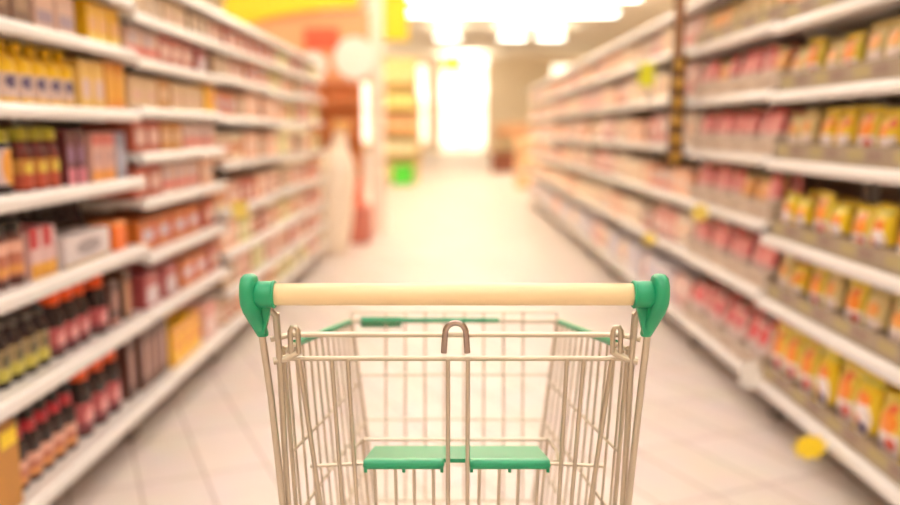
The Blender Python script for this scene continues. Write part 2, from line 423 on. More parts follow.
pc('orangelong', 'orange carton', .2, .2, .13, (200, 108, 42), [('r', .5, .5, .3, .16, (206, 196, 214)), ('r', .9, .5, .1, .4, (200, 70, 60))])
pc('pinklong', 'grey-panelled pink carton', .16, .2, .14, (176, 80, 82), [('r', .5, .35, .4, .25, (216, 200, 206))])
pc('khaki', 'khaki and cream carton', .1, .16, .12, (172, 138, 98), [('r', .5, .5, .3, .3, (232, 206, 180))])
pc('creambox', 'cream carton', .15, .18, .12, (226, 194, 150), [('r', .5, .4, .3, .16, (226, 180, 160))])
pc('yellowpack', 'bright yellow carton', .14, .18, .17, (250, 194, 26), [('o', .5, .5, .24, .2, (238, 130, 40)), ('r', .5, .9, .5, .08, (230, 140, 40))])
pc('orangetub', 'bright orange tub', .105, .1, .105, (250, 122, 34), [('r', .5, .93, .5, .06, (255, 170, 90))], name='tub', cat='tub')
pc('peach', 'peach carton', .18, .2, .15, (240, 184, 150), [('r', .5, .5, .3, .2, (246, 220, 206))])
pc('palepink', 'pale pink carton', .2, .2, .17, (240, 188, 176), [('r', .5, .35, .32, .16, (248, 224, 218)), ('r', .5, .85, .5, .08, (224, 130, 120))])
pc('ivory', 'ivory carton', .2, .2, .16, (246, 226, 200), [('o', .5, .5, .2, .24, (236, 180, 150))])
pc('rose', 'rose red carton', .17, .2, .16, (222, 120, 112), [('r', .5, .4, .3, .18, (246, 214, 206))])
pc('bluewhite', 'bluish white carton', .2, .2, .2, (226, 220, 228), [('r', .5, .6, .3, .14, (180, 176, 206))])
pc('palegreen', 'pale green carton', .14, .2, .14, (214, 206, 130), [('r', .5, .5, .3, .2, (246, 236, 200))])

seal_y = K('yellow_film', (240, 214, 60), .25); seal_r = K('red_film', (204, 74, 80), .25); seal_g = K('olive_film', (206, 186, 110), .3)
fm_a = printed('yellow_snack_film', (240, 202, 50), [('r', .5, .32, .38, .2, (244, 230, 226)), ('o', .34, .64, .24, .12, (246, 132, 36)), ('o', .72, .74, .16, .08, (226, 96, 60)), ('o', .64, .26, .14, .07, (92, 64, 124)), ('o', .3, .3, .14, .08, (232, 120, 60)), ('r', .5, .05, .5, .06, (206, 200, 80))], .28)
fm_b = printed('orange_snack_film', (236, 206, 90), [('o', .5, .64, .34, .16, (246, 146, 50)), ('r', .5, .34, .4, .16, (246, 232, 228)), ('o', .68, .36, .17, .09, (216, 90, 76)), ('o', .34, .28, .13, .06, (110, 80, 130)), ('o', .55, .82, .2, .06, (236, 110, 60)), ('r', .95, .5, .05, .5, (230, 208, 70))], .28)
fm_c = printed('pale_snack_film', (222, 200, 140), [('o', .5, .68, .3, .13, (240, 164, 84)), ('r', .5, .32, .38, .2, (238, 220, 210)), ('o', .4, .28, .12, .08, (140, 116, 144)), ('r', .06, .5, .06, .5, (180, 176, 84))], .28)
fm_d = printed('yellow_white_snack_film', (244, 208, 36), [('o', .5, .42, .36, .26, (246, 234, 232)), ('o', .5, .68, .3, .09, (246, 140, 50)), ('o', .6, .3, .15, .08, (84, 60, 120)), ('o', .34, .38, .12, .07, (222, 100, 76)), ('r', .5, .93, .5, .06, (210, 206, 70))], .28)
fm_p = printed('pink_snack_film', (232, 138, 138), [('r', .5, .25, .5, .25, (232, 206, 196)), ('o', .5, .6, .28, .13, (244, 180, 176)), ('r', .5, .93, .5, .06, (206, 70, 80))], .3)
fm_p2 = printed('red_white_snack_film', (236, 206, 200), [('o', .5, .72, .4, .2, (216, 70, 84)), ('o', .5, .3, .3, .2, (246, 236, 230))], .3)
fm_t = printed('olive_snack_film', (196, 176, 120), [('r', .5, .4, .3, .2, (226, 200, 150)), ('o', .5, .75, .3, .12, (206, 150, 90))], .3)
fm_o = printed('peach_snack_film', (240, 176, 110), [('r', .5, .3, .4, .2, (246, 214, 180))], .3)
fm_h = printed('brown_sachet_film', (88, 54, 26), [('o', .5, .55, .3, .26, (206, 160, 60)), ('r', .5, .1, .4, .06, (150, 110, 50))], .3)
pillow('snack_y', 'yellow snack pack', .138, .07, .265, fm_a, seal_y)
pillow('snack_o', 'orange snack pack', .136, .07, .26, fm_b, seal_y)
pillow('snack_ys', 'yellow snack pack', .128, .06, .2, fm_a, seal_y)
pillow('snack_os', 'orange snack pack', .13, .06, .205, fm_b, seal_y)
pillow('snack_cs', 'pale yellow snack pack', .126, .06, .195, fm_c, seal_g)
pillow('snack_y2', 'yellow and white snack pack', .138, .07, .26, fm_d, seal_y)
pillow('snack_ls', 'yellow and white snack pack', .128, .06, .2, fm_d, seal_y)
pillow('pink', 'pink snack pack', .115, .06, .19, fm_p, seal_r)
pillow('pinkwhite', 'red and white snack pack', .12, .07, .21, fm_p2, seal_r)
pillow('olive_p', 'olive snack pack', .14, .06, .17, fm_t, seal_g)
pillow('peach_p', 'peach snack pack', .13, .06, .17, fm_o, seal_g)

def tin(key, noun, w, h, m, lid):
    r = w / 2
    o = MB().lathe([(r * .97, 0), (r, .004), (r, .008), (r * .97, .012), (r * .97, h - .012), (r, h - .008), (r, h - .004), (r * .96, h)], 18).obj('tin', m)
    MB().lathe([(r * .94, h), (r * .94, h + .006), (r * .9, h + .009)], 18).obj('lid', lid, o)
    proto(key, o, w, w, h + .009, noun, 'tin')
tin('tin_c', 'cream tin', .11, .14, printed('cream_tin', (244, 222, 186), [('r', .5, .5, .6, .2, (226, 160, 120))]), K('pale_lid', (240, 230, 214)))
tin('tin_r', 'salmon tin', .12, .13, printed('salmon_tin', (222, 162, 136), [('r', .5, .5, .6, .2, (246, 216, 200))]), K('pale_lid2', (240, 226, 210)))
tin('tin_g', 'yellow-green tin', .12, .14, printed('yg_tin', (212, 200, 110), [('r', .5, .45, .6, .22, (244, 232, 196))]), K('gold_lid', (226, 190, 100)))
jar('palejar', 'amber jar', .15, .055, K('amber_jar', (206, 140, 84), .2), K('cream_lid', (240, 220, 190)), printed('cream_label', (246, 226, 204), [('o', .5, .5, .3, .3, (220, 130, 110))]))
pillow('pouch_p', 'pale pink pouch', .17, .09, .19, printed('pale_pink_film', (242, 202, 192), [('o', .5, .6, .3, .16, (248, 224, 216)), ('r', .5, .2, .36, .1, (226, 140, 136))], .35), None, name='pouch')
pillow('pouch_r', 'rose pouch', .16, .09, .19, printed('rose_film', (232, 162, 150), [('r', .5, .4, .34, .18, (246, 218, 208))], .35), None, name='pouch')
pillow('pouch_i', 'ivory pouch', .17, .09, .19, printed('ivory_film', (246, 226, 206), [('o', .5, .55, .28, .16, (238, 184, 150))], .35), None, name='pouch')
def tray(key, noun, w, d, h, m):
    b = MB().box(-w / 2, w / 2, -d / 2, d / 2, 0, .003).box(-w / 2, w / 2, -d / 2, -d / 2 + .003, .003, h)
    b.box(-w / 2, -w / 2 + .003, -d / 2 + .003, d / 2, .003, h * 1.1).box(w / 2 - .003, w / 2, -d / 2 + .003, d / 2, .003, h * 1.1).box(-w / 2 + .003, w / 2 - .003, d / 2 - .003, d / 2, .003, h * 1.1)
    proto(key, b.obj('display_tray', m), w, d, h, noun, 'tray')
tray('tray_o', 'olive card tray', .305, .2, .07, M_tray)
tray('tray_p', 'pale card tray', .305, .2, .075, M_traypink)

def take(key):
    o = PROTO[key][0]
    if not o['used']:
        o['used'] = 1; return o
    return dup(o)

LVL = ['bottom shelf', 'second shelf up', 'third shelf up', 'fourth shelf up', 'fifth shelf up', 'sixth shelf up', 'seventh shelf up', 'eighth shelf up', 'ninth shelf up']
ROWS = {}
def fill(side, bay, lv, key, y0, y1, back=.03, gap=.004, jit=.004, rows=1, dz=0, turn=.01, lean=0):
    """a row of one product between y0 and y1 along the aisle"""
    J, LV, X = (L_J, L_LV, XLF) if side < 0 else (R_J, R_LV, XRF)
    base = LV[bay][lv] + .0182 + dz
    lim = (LV[bay][lv + 1] - .030) if lv + 1 < len(LV[bay]) else base + .3
    o0, w, d, h, noun, cat = PROTO[key]
    sz = min(1, (lim - base) / h)
    n = max(1, int((y1 - y0 + gap) / (w + gap)))
    step = (y1 - y0) / n
    for r in range(rows):
        for i in range(n):
            o = take(key)
            y = y1 - step * (i + .5) + R.uniform(-jit, jit)
            off = back + d / 2 + r * (d + .008) + R.uniform(0, jit)
            o.location = (X + side * off, y, base)
            o.scale = (1, 1, sz * (R.uniform(.84, 1) if 'snack' in key else 1))
            rz = (PI / 2 if side < 0 else -PI / 2) + R.uniform(-turn, turn) * (1 if jit else 0)
            o.rotation_euler = (0, 0, rz)
            o['category'] = cat
            rr = r or (1 if back > .07 and side > 0 else 0)
            ROWS.setdefault((side, bay, lv, noun, rr), []).append(o)
def label_rows():
    for (side, bay, lv, noun, r), os_ in ROWS.items():
        os_.sort(key=lambda o: -o.location.y)
        where = '%s, %s %s bay' % (LVL[lv], BAY[bay], 'left' if side < 0 else 'right')
        nn = ('rear ' if r else '') + noun
        for k, o in enumerate(os_):
            o['label'] = '%s, %s from far end, %s' % (nn, ORD[k + 1], where) if len(os_) > 1 else 'single %s, %s' % (nn, where)
            o['group'] = '%s row on %s' % (nn, where)

for _k in range(26, 60): ORD.append('%d%s' % (_k, {1: 'st', 2: 'nd', 3: 'rd'}.get(_k % 10, 'th')))
f = lambda *a, **k: fill(-1, *a, **k)
# left, nearest bay
f(0, 0, 'redband', 2.33, 2.74, back=.05, rows=3, jit=.002)
f(0, 0, 'orangecap', 2.77, 3.14, back=.05, rows=2, jit=.002)
f(0, 0, 'brownbox_l', 3.2, 3.287, back=.06)
f(0, 1, 'olive', 2.2, 2.6, back=.05, rows=3, jit=.002)
f(0, 1, 'orangecap_s', 2.62, 2.9, back=.05, rows=2, jit=.002); f(0, 1, 'orangecap_s', 2.94, 3.03, back=.04, rows=1, jit=.002)
f(0, 1, 'brownbox', 3.06, 3.15, back=.05); f(0, 1, 'tanbox', 3.16, 3.285, back=.05)
f(0, 2, 'pinkjar', 2.12, 2.47, back=.04, rows=2, jit=.002)
f(0, 2, 'redwhite', 2.48, 2.65, back=.04)
f(0, 2, 'whitecase', 2.67, 3.05, back=.03, jit=.002)
f(0, 2, 'orangetub', 3.09, 3.2, back=.03)
f(0, 2, 'plain_dark', 2.66, 3.2, back=.17, rows=2, jit=.002)
f(0, 3, 'yellowlid', 2.12, 2.46, back=.04, rows=2, jit=.002)
f(0, 3, 'redyellow', 2.48, 2.74, back=.04, rows=2, jit=.002)
f(0, 3, 'purple', 2.76, 2.91, back=.04); f(0, 3, 'pinkbox', 2.93, 3.15, back=.03); f(0, 3, 'greybag', 3.17, 3.28, back=.04)
f(0, 4, 'yellow', 2.12, 2.86, back=.03, rows=2, jit=.002)
f(0, 4, 'creamyellow', 2.87, 3.09, back=.03); f(0, 4, 'orangebox', 3.1, 3.27, back=.03)
f(0, 5, 'brownpack', 2.12, 2.58, back=.03); f(0, 5, 'pinkcream', 2.6, 2.88, back=.03); f(0, 5, 'goldbox', 2.96, 3.27, back=.03)
f(0, 6, 'brownpack', 2.5, 2.95, back=.03); f(0, 6, 'khaki', 2.97, 3.27, back=.03)
# left, second bay
f(1, 0, 'brownbox_l', 3.32, 3.652, back=.05); f(1, 0, 'yellowpack', 3.665, 4.1, back=.04); f(1, 0, 'palepink', 4.12, 4.46, back=.04)
f(1, 1, 'pinklong', 3.32, 3.8, back=.03); f(1, 1, 'orangelong', 3.82, 4.24, back=.03); f(1, 1, 'redlong', 4.26, 4.46, back=.03)
f(1, 2, 'orangelong', 3.32, 4.15, back=.03); f(1, 2, 'redlong', 4.17, 4.46, back=.03)
f(1, 3, 'redlong', 3.32, 3.63, back=.03); f(1, 3, 'whitered', 3.64, 4.16, back=.03); f(1, 3, 'peach', 4.17, 4.46, back=.03)
f(1, 4, 'redlong', 3.32, 3.64, back=.03); f(1, 4, 'goldlong', 3.65, 3.93, back=.03); f(1, 4, 'whitered', 3.94, 4.46, back=.03)
f(1, 5, 'creambox', 3.32, 3.64, back=.03); f(1, 5, 'goldlong', 3.65, 3.8, back=.03); f(1, 5, 'creambox', 3.81, 4.3, back=.03); f(1, 5, 'yellowpack', 4.31, 4.46, back=.02)
f(1, 6, 'whitered', 3.32, 3.68, back=.03); f(1, 6, 'redlong', 3.69, 4.15, back=.03); f(1, 6, 'pinklong', 4.16, 4.46, back=.03)
f(1, 7, 'khaki', 3.32, 3.75, back=.03); f(1, 7, 'creambox', 3.76, 4.1, back=.03); f(1, 7, 'khaki', 4.11, 4.46, back=.03)
# left, farther bays: blocks of one product each
pal = ['peach', 'tin_c', 'palejar', 'redlong', 'tin_g', 'khaki', 'tin_r', 'palegreen', 'palejar', 'orangelong', 'tin_c', 'tin_r']
for b in (2, 3, 4):
    last = None
    for lv in range(len(L_LV[b]) - 1):
        y = L_J[b] + .02
        room = (L_LV[b][lv + 1] - L_LV[b][lv]) if lv + 1 < len(L_LV[b]) else .3
        while y < L_J[b + 1] - .12:
            k = R.choice([p for p in pal if PROTO[p][3] < room - .015 and p != last]); last = k
            ln = min(PROTO[k][1] * R.randint(2, 3) + .02, L_J[b + 1] - .02 - y)
            if ln < PROTO[k][1]: break
            f(b, lv, k, y, y + ln, back=.03); y += ln + .01

# right, nearest bay: snack packs in trays
g = lambda *a, **k: fill(1, *a, **k)
def packs(bay, lv, keys, y0, y1, tr, back=.02, turn=.06):
    g(bay, lv, tr, y0, y1, back=back, gap=.003, jit=0)
    n = 4; st = (y1 - y0) / n
    for i in range(n):
        a, b = y0 + st * i + .011, y0 + st * (i + 1) - .009
        for r in range(2):
            y = a
            while True:
                k = R.choice(keys); w = PROTO[k][1]
                if y + w > b + .004: break
                g(bay, lv, k, y, y + w, back=back + .02 + r * .086, gap=0, jit=.002, dz=.0036, turn=turn)
                y += w + R.choice((.002, .004, .008, .016))
packs(0, 0, ['snack_y', 'snack_o', 'snack_y2', 'snack_o'], 2.31, 3.54, 'tray_o')
packs(0, 1, ['snack_os', 'snack_ys', 'snack_os', 'snack_cs'], 2.31, 3.54, 'tray_o')
packs(0, 2, ['snack_os', 'snack_ys', 'snack_ys', 'snack_ls'], 2.31, 3.54, 'tray_o')
packs(0, 3, ['snack_ys', 'snack_os', 'snack_cs', 'snack_os'], 2.31, 3.54, 'tray_o')
packs(0, 4, ['snack_os', 'snack_ls', 'snack_cs', 'snack_cs'], 2.31, 3.54, 'tray_o')
packs(0, 5, ['olive_p', 'olive_p', 'olive_p', 'peach_p'], 2.31, 3.54, 'tray_o')
# right, second bay
packs(1, 0, ['pinkwhite'] * 4, 3.56, 4.79, 'tray_p')
packs(1, 1, ['pink'] * 4, 3.56, 4.79, 'tray_p')
packs(1, 2, ['pink', 'pink', 'pink', 'peach_p'], 3.56, 4.79, 'tray_p')
packs(1, 3, ['pink'] * 4, 3.56, 4.79, 'tray_p')
packs(1, 4, ['pink', 'pink', 'pink', 'peach_p'], 3.56, 4.79, 'tray_p')
packs(1, 5, ['olive_p', 'olive_p', 'peach_p', 'peach_p'], 3.56, 4.79, 'tray_o')
# right, farther bays
palr = ['pouch_p', 'ivory', 'pouch_r', 'peach', 'pouch_i', 'pouch_p', 'whitered', 'pouch_i']
for b in range(2, 10):
    last = None
    for lv in range(6):
        y = R_J[b] + .02
        while y < R_J[b + 1] - .15:
            k = R.choice([p for p in (palr if lv else ['bluewhite', 'pouch_i', 'pouch_p', 'bluewhite']) if p != last]); last = k
            ln = min((PROTO[k][1] + .006) * R.randint(2, 3), R_J[b + 1] - .02 - y)
            if ln < PROTO[k][1]: break
            g(b, lv, k, y, y + ln, back=.03); y += ln + .012
label_rows()
for o, *_ in list(PROTO.values()):
    if not o['used']:
        for c in list(o.children): bpy.data.objects.remove(c)
        bpy.data.objects.remove(o)
for o in bpy.data.objects:
    if 'used' in o: del o['used']

# cardboard carton at the near end of the left bottom shelf
t = empty('cardboard_box', 'brown cardboard box with yellow patch at near end of left bottom shelf', 'box', (XLF - .02 - .15, 2.165, .1884))
MB().box(-.15, .15, -.115, .115, 0, .25, .003).obj('box_body', M_cardboard, t)
MB().box(.151, .1525, .02, .1, .19, .235).obj('printed_patch', M_yellow, t)
MB().box(-.15, .15, -.02, .02, .2505, .2515).obj('packing_tape', mat('tan_tape', (190, 150, 100), .3), t)

# ------------------------------------------------------------------ shelf tags (flags that stick out from the rails)
def burst(w, h, n=9):
    return [(w / 2 * (1 if k % 2 else .7) * math.cos(2 * PI * k / (2 * n)), h / 2 * (1 if k % 2 else .72) * math.sin(2 * PI * k / (2 * n))) for k in range(2 * n)]
def flag(x, y, z, w, h, m, label, shape='burst', side=1):
    t = empty('shelf_tag', label, 'tag', (x, y, z), 0, 'shelf tags')
    b = MB()
    if shape == 'burst': b.prism_z(burst(w, h), -.0015, .0015, axis='y')
    else: b.box(-w / 2, w / 2, -.0015, .0015, -h / 2, h / 2)
    b.obj('card', m, t)
    MB().box(side * w * .35, side * (w * .5 + .012), .0018, .006, -.008, .02).obj('clip', M_white, t)
M_lime = mat('lime_yellow_card', (222, 222, 40), .5); M_paleyel = mat('pale_yellow_card', (244, 220, 110), .5)
flag(1.222, 2.76, .168, .13, .1, M_yellow, 'bright yellow starburst tag below bottom rail, nearest right bay')
flag(1.248, 3.45, .22, .08, .12, M_white, 'white rectangular tag on bottom rail between the first two right bays', 'rect')
flag(1.235, 4.22, .83, .1, .1, M_paleyel, 'pale yellow tag on third rail up, second right bay', 'burst')
flag(1.235, 5.28, .565, .1, .1, M_paleyel, 'pale yellow tag on second rail up, third right bay', 'burst')
flag(1.23, 5.5, 1.58, .1, .15, M_lime, 'lime yellow rectangular tag under the top rail of the third right bay', 'rect')
flag(-1.125, 4.5, .82, .085, .09, M_paleyel, 'pale yellow tag on left run between second and third bays', 'rect', -1)

# hanging strip of brown sachets on the right, between the second and third bays
t = empty('hanging_strip', 'tall brown hanging strip between second and third right bays', 'display strip', (1.24, 4.8, 0))
MB().box(-.03, .03, -.003, .003, 1.02, 2.05, .001).obj('strip', mat('brown_strip', (140, 96, 60), .5), t)
MB().tube([(0, 0, 2.04), (.03, .002, 2.06), (.155, .01, 2.06)], .004).obj('hook', M_wire, t)
sp = None
for k in range(6):
    pillow('sachet', '', .095, .035, .105, fm_h, None, name='sachet', cat='packet') if k == 0 else None
    o = PROTO['sachet'][0] if k == 0 else dup(PROTO['sachet'][0])
    if 'used' in o: del o['used']
    o.location = (1.24, 4.8 - .024, 1.03 + k * .1); o.rotation_euler = (0, 0, R.uniform(-.15, .15))
    tag(o, 'brown sachet with gold spot, %s from the bottom of hanging strip' % ORD[k + 1], 'packet', 'sachets on the hanging strip')

# ------------------------------------------------------------------ shopping cart
cart = empty('shopping_cart', 'wire shopping cart with cream handle and green plastic ends in aisle', 'shopping cart', (.005, 1.11, 0))
cy = -1.11
def P(x, y, z): return (x, y + cy, z)
HZ, HY = 1.0195, 1.11
MB().cyl_x(-.2445, .2395, HY + cy, HZ, .0148, 32, .001).obj('handle_grip', M_cream, cart)
for s in (-1, 1):
    b = MB()
    prof = [(.0275, .275, .003, .004, 0), (.0265, .275, .007, .010, 0), (.0225, .275, .0104, .0168, 0), (.013, .275, .0118, .022, 0), (0, .275, .0122, .0235, 0), (-.012, .2745, .0122, .0225, .001),
            (-.024, .2725, .0118, .019, .004), (-.036, .2695, .0106, .0155, .009), (-.048, .2662, .0092, .0125, .014), (-.058, .2638, .0078, .0105, .018), (-.061, .2634, .0068, .0094, .019)]
    b.loft([(s * (cx - .0025) - .0018, HY + cy + dy, HZ + z, rx, ry) for z, cx, rx, ry, dy in prof], 24)
    xs = sorted((s * .238 - .0025, s * .266 - .0025))
    b.cyl_x(xs[0], xs[1], HY + cy, HZ, .0178, 28, .002)
    lip = sorted((s * .2375 - .0025, s * .2415 - .0025)); b.cyl_x(lip[0], lip[1], HY + cy, HZ, .0188, 28, .001)
    # web between sleeve and stem
    b.prism_z([(s * .244 - .0025, HZ - .014), (s * .266 - .0025, HZ - .01), (s * .2645 - .0025, HZ - .056), (s * .2555 - .0025, HZ - .056)], HY + cy + .004, HY + cy + .016, axis='y')
    b.obj('end_cap', M_green, cart)
# uprights
for s in (-1, 1):
    b = MB()
    b.tube([P(s * .2634 - .0015, 1.128, .968), P(s * .2575, 1.14, .87), P(s * .251, 1.148, .75), P(s * .247, 1.155, .66), P(s * .243, 1.165, .45), P(s * .236, 1.19, .20)], .005, 12)
    b.tube([P(s * .2485, 1.152, .985), P(s * .247, 1.158, .90), P(s * .2455, 1.162, .78), P(s * .2435, 1.168, .66), P(s * .238, 1.178, .45)], .0046, 10)
    b.tube([P(s * .2535, 1.118, 1.002), P(s * .246, 1.135, .985), P(s * .2485, 1.152, .95)], .0042, 8)
    b.obj('upright', M_wire, cart)
# gate: hinged rear flap
b = MB()
zt, zs = .951, .915
GY = 1.166
b.tube([P(-.258, GY - .012, .947), P(-.232, GY, zt), P(.232, GY, zt), P(.258, GY - .012, .947)], .0042, 10)
b.tube([P(-.235, GY + .004, zs), P(.237, GY + .004, zs)], .0037, 10)
for s in (-1, 1): b.tube([P(s * .214 + .002, GY + .01, .7515), P(s * .134 + .002, GY + .02, .7515)], .0028, 8)
for xt, xb in ((-.0108, -.0108), (.0175, .0175)): b.tube([P(xt, GY, zt if 0 else zs), P(xb, GY + .005, .47)], .0031, 8)
for s in (-1, 1):
    for xt, xb in ((.222, .174), (.1757, .156), (.153, .136)) if s < 0 else ((.222, .174), (.182, .158), (.158, .145)):
        b.tube([P(s * xt, GY + .002, zs), P(s * xb, GY + .012, .47)], .0036 if xt > .2 else .0031, 8)
b.obj('rear_gate', M_wire, cart)
for s in (-1, 1):      # hinge clips at the gate corners
    b = MB()
    x = s * .226
    b.tube([P(x - .0055, GY - .006, .925), P(x - .0055, GY - .007, .958), P(x - .003, GY - .007, .9635), P(x + .003, GY - .007, .9635), P(x + .0055, GY - .007, .958), P(x + .0055, GY - .006, .925)], .0038, 8)
    b.tube([P(s * .256, GY - .01, .915), P(s * .240, GY - .006, .9175), P(s * .222, GY - .002, .927)], .0055, 10)
    b.obj('hinge_clip', M_wire, cart)
# hook over the top gate wire
pts = [P(-.0165, GY - .012, .9275)] + [P(-.0145 * math.cos(a) + .0, GY - .012, .956 + .0145 * math.sin(a)) for a in [PI * k / 10 for k in range(11)]] + [P(.0165, GY - .012, .9275)]
MB().tube(pts, .0042, 12).obj('coin_hook', M_hook, cart)
# child seat: two green halves over a wire frame
b = MB()
for x0, x1 in ((-.137, -.016), (.02, .141)):
    b.box(x0, x1, 1.180 + cy, 1.200 + cy, .7425, .7570, .0068, seg=3)
    for i in range(3):
        xx = x0 + .004 + (x1 - x0 - .008) * i / 2
        b.box(xx - .0025, xx + .0025, 1.19 + cy, 1.196 + cy, .735, .746, .001)
n = 8
for i in range(n):
    ya, yb = 1.2 + .16 * i / n, 1.2 + .16 * (i + 1) / n
    za, zb = .753 - .041 * i / n, .753 - .041 * (i + 1) / n
    b.add([P(-.135, ya, za), P(.139, ya, za), P(.139, yb, zb), P(-.135, yb, zb), P(-.135, ya, za - .006), P(.139, ya, za - .006), P(.139, yb, zb - .006), P(-.135, yb, zb - .006)],
          [[0, 1, 2, 3], [7, 6, 5, 4], [0, 4, 5, 1], [1, 5, 6, 2], [2, 6, 7, 3], [3, 7, 4, 0]])
b.obj('child_seat', M_green, cart)
b = MB()
b.tube([P(-.160, 1.40, .708), P(.165, 1.40, .708)], .003, 8)
for s in (-1, 1): b.tube([P(s * .16, 1.40, .708), P(s * .163, 1.30, .728), P(s * .15, 1.19, .7515), P(s * .137, 1.19, .7515)], .003, 8); b.tube([P(s * .160, 1.40, .708), P(s * .152, 1.40, .60), P(s * .14, 1.38, .47)], .003, 8)
for x in (-.121, -.09, -.062, -.033, .036, .066, .095, .124):
    b.tube([P(x, 1.206, .742), P(x * .98, 1.215, .6), P(x * .95, 1.225, .47)], .0026, 8)
b.obj('seat_frame', M_wire, cart)
# basket
RY, FY, FYB = 1.185, 1.757, 1.70
def side_pt(s, t, v):
    """t 0 rear..1 front, v 0 bottom..1 top"""
    yt, yb = RY + (FY - RY) * t, RY + .01 + (FYB - RY - .01) * t
    zt, zb = .925 + (.836 - .925) * t, .462
    xt, xb = .2475 + (.2165 - .2475) * t, .228 + (.166 - .228) * t
    return P(s * (xb + (xt - xb) * v), yb + (yt - yb) * v, zb + (zt - zb) * v)
for s in (-1, 1):
    b = MB()
    N = 12
    for i in range(N):
        t = (i + .5) / N
        b.tube([side_pt(s, t, 0), side_pt(s, t, 1)], .0021, 6)
    for v in (.66, .44, .22):
        b.tube([side_pt(s, 0, v), side_pt(s, 1, v)], .0026, 6)
    b.tube([side_pt(s, 0, 0), side_pt(s, 0, 1)], .0034, 8)
    b.obj('basket_side', M_wire, cart)
b = MB()
top, bot = side_pt(1, 1, 1), side_pt(1, 1, 0)
for x in (-.145, -.104, -.062, -.021, .021, .062, .104, .145):
    b.tube([(x, bot[1], bot[2]), (x, top[1], top[2]), (x, top[1] + .002, .854)], .0019, 6)
for s in (-1, 1): b.tube([(s * bot[0], bot[1], bot[2]), (s * top[0], top[1], top[2]), (s * (top[0] + .001), top[1] + .002, .854)], .0021, 6)
b.tube([(-top[0], top[1] + .002, .855), (top[0], top[1] + .002, .855)], .0022, 6)
for v in (.7, .45, .2):
    q = side_pt(1, 1, v); b.tube([(-q[0], q[1], q[2]), q], .0025, 6)
b.obj('basket_front', M_wire, cart)
b = MB()
for i in range(11):
    u = i / 10 * 2 - 1
    r0, f0 = side_pt(1, 0, 0), side_pt(1, 1, 0)
    b.tube([(r0[0] * u, r0[1], r0[2]), (f0[0] * u, f0[1], f0[2])], .0021, 6)
for i in range(6):
    q = side_pt(1, i / 5, 0); b.tube([(-q[0], q[1], q[2] - .004), (q[0], q[1], q[2] - .004)], .003, 6)
b.obj('basket_floor', M_wire, cart)
rim = [side_pt(-1, t, 1) for t in (0, .5, .95)] + [(side_pt(-1, 1, 1)[0] + .012, side_pt(-1, 1, 1)[1], .836)] + [(side_pt(1, 1, 1)[0] - .012, side_pt(1, 1, 1)[1], .836)] + [side_pt(1, t, 1) for t in (.95, .5, 0)]
MB().tube(rim, .0042, 10).obj('basket_rim', M_wire, cart)
for s in (-1, 1):
    pts = [side_pt(s, t, 1) for t in (.12, .5, .93)]
    MB().tube([(p[0], p[1], p[2] + .001) for p in pts], .0062, 10).obj('rim_guard', M_green, cart)
q = side_pt(1, 1, 1)
MB().tube([(-q[0] + .02, q[1] - .001, .8385), (.095, q[1] - .001, .8385)], .0052, 10).obj('rim_guard', M_green, cart)
MB().box(-.2, -.112, q[1] + .009, q[1] + .015, .82, .843, .002).obj('green_badge', M_green, cart)
# chassis and castors
b = MB()
b.tube([P(-.229, 1.19, .2), P(-.225, 1.25, .16), P(-.2, 1.6, .16), P(-.17, 1.74, .16), P(.17, 1.74, .16), P(.2, 1.6, .16), P(.225, 1.25, .16), P(.229, 1.19, .2)], .0085, 10)
b.tube([P(-.225, 1.24, .165), P(.225, 1.24, .165)], .007, 10)
for s in (-1, 1): b.tube([P(s * .2, 1.6, .16), P(s * .185, 1.45, .35), P(s * .175, 1.45, .455)], .007, 10); b.tube([P(s * .231, 1.178, .45), P(s * .175, 1.45, .452)], .006, 10)
b.obj('chassis', M_wire, cart)
for x, y in ((-.222, 1.26), (.222, 1.26), (-.168, 1.735), (.168, 1.735)):
    c = MB().box(-.018, -.015, -.02, .025, .055, .135).box(.015, .018, -.02, .025, .055, .135).box(-.018, .018, -.02, .025, .132, .137).lathe([(.008, .137), (.008, .153)], 12)
    co = c.obj('caster', M_wire, cart, P(x, y, 0))
    w = MB().cyl_x(-.0125, .0125, .01, .0605, .06, 24, .005); w.obj('wheel', M_rubber, co)

# ------------------------------------------------------------------ far end of the left run: promotional stand and pillar
t = empty('promotional_stand', 'red and orange promotional stand with yellow arch beside white pillar', 'display stand', (-1.5, 9.5, 0))
M_red = mat('red_board', (232, 96, 62), .5); M_orb = mat('orange_brown_board', (200, 124, 70), .6); M_redb = mat('dusty_red_plinth', (196, 116, 100), .6)
b = MB(); n = 16
arc = [(-.95 + 1.45 * k / n, 2.2 + .33 * math.sin(PI * (.1 + .42 * k / n))) for k in range(n + 1)]
b.prism_z(arc + [(x, z + .34) for x, z in arc[::-1]], -.04, .04, axis='y'); b.obj('arch_header', mat('yellow_board', (255, 214, 40), .5), t)
MB().box(-.75, .6, .0, .05, 1.75, 2.5, .01).obj('header_panel', mat('salmon_board', (240, 170, 120), .5), t)
MB().box(-.1, .28, -.03, -.002, 2.1, 2.32, .01).obj('red_panel', M_red, t)
for x, z, r in ((.0, 1.92, .15), (.45, 2.0, .225)):
    pr = [(r * math.cos(2 * PI * k / 28), z + r * math.sin(2 * PI * k / 28)) for k in range(28)]
    MB().prism_z([(x + a, c) for a, c in pr], -.07, -.032, axis='y').obj('round_sign', mat('white_sign_face', (252, 246, 232), .5), t)
MB().box(-.1, .5, .1, .16, .3, 1.75, .01).obj('back_board', M_orb, t)
MB().box(-.2, .58, -.25, .35, 0, .4, .02).obj('plinth', M_redb, t)
for z in (.75, 1.15, 1.5): MB().box(-.1, .5, -.18, .1, z, z + .03, .005).obj('shelf', M_orb, t)
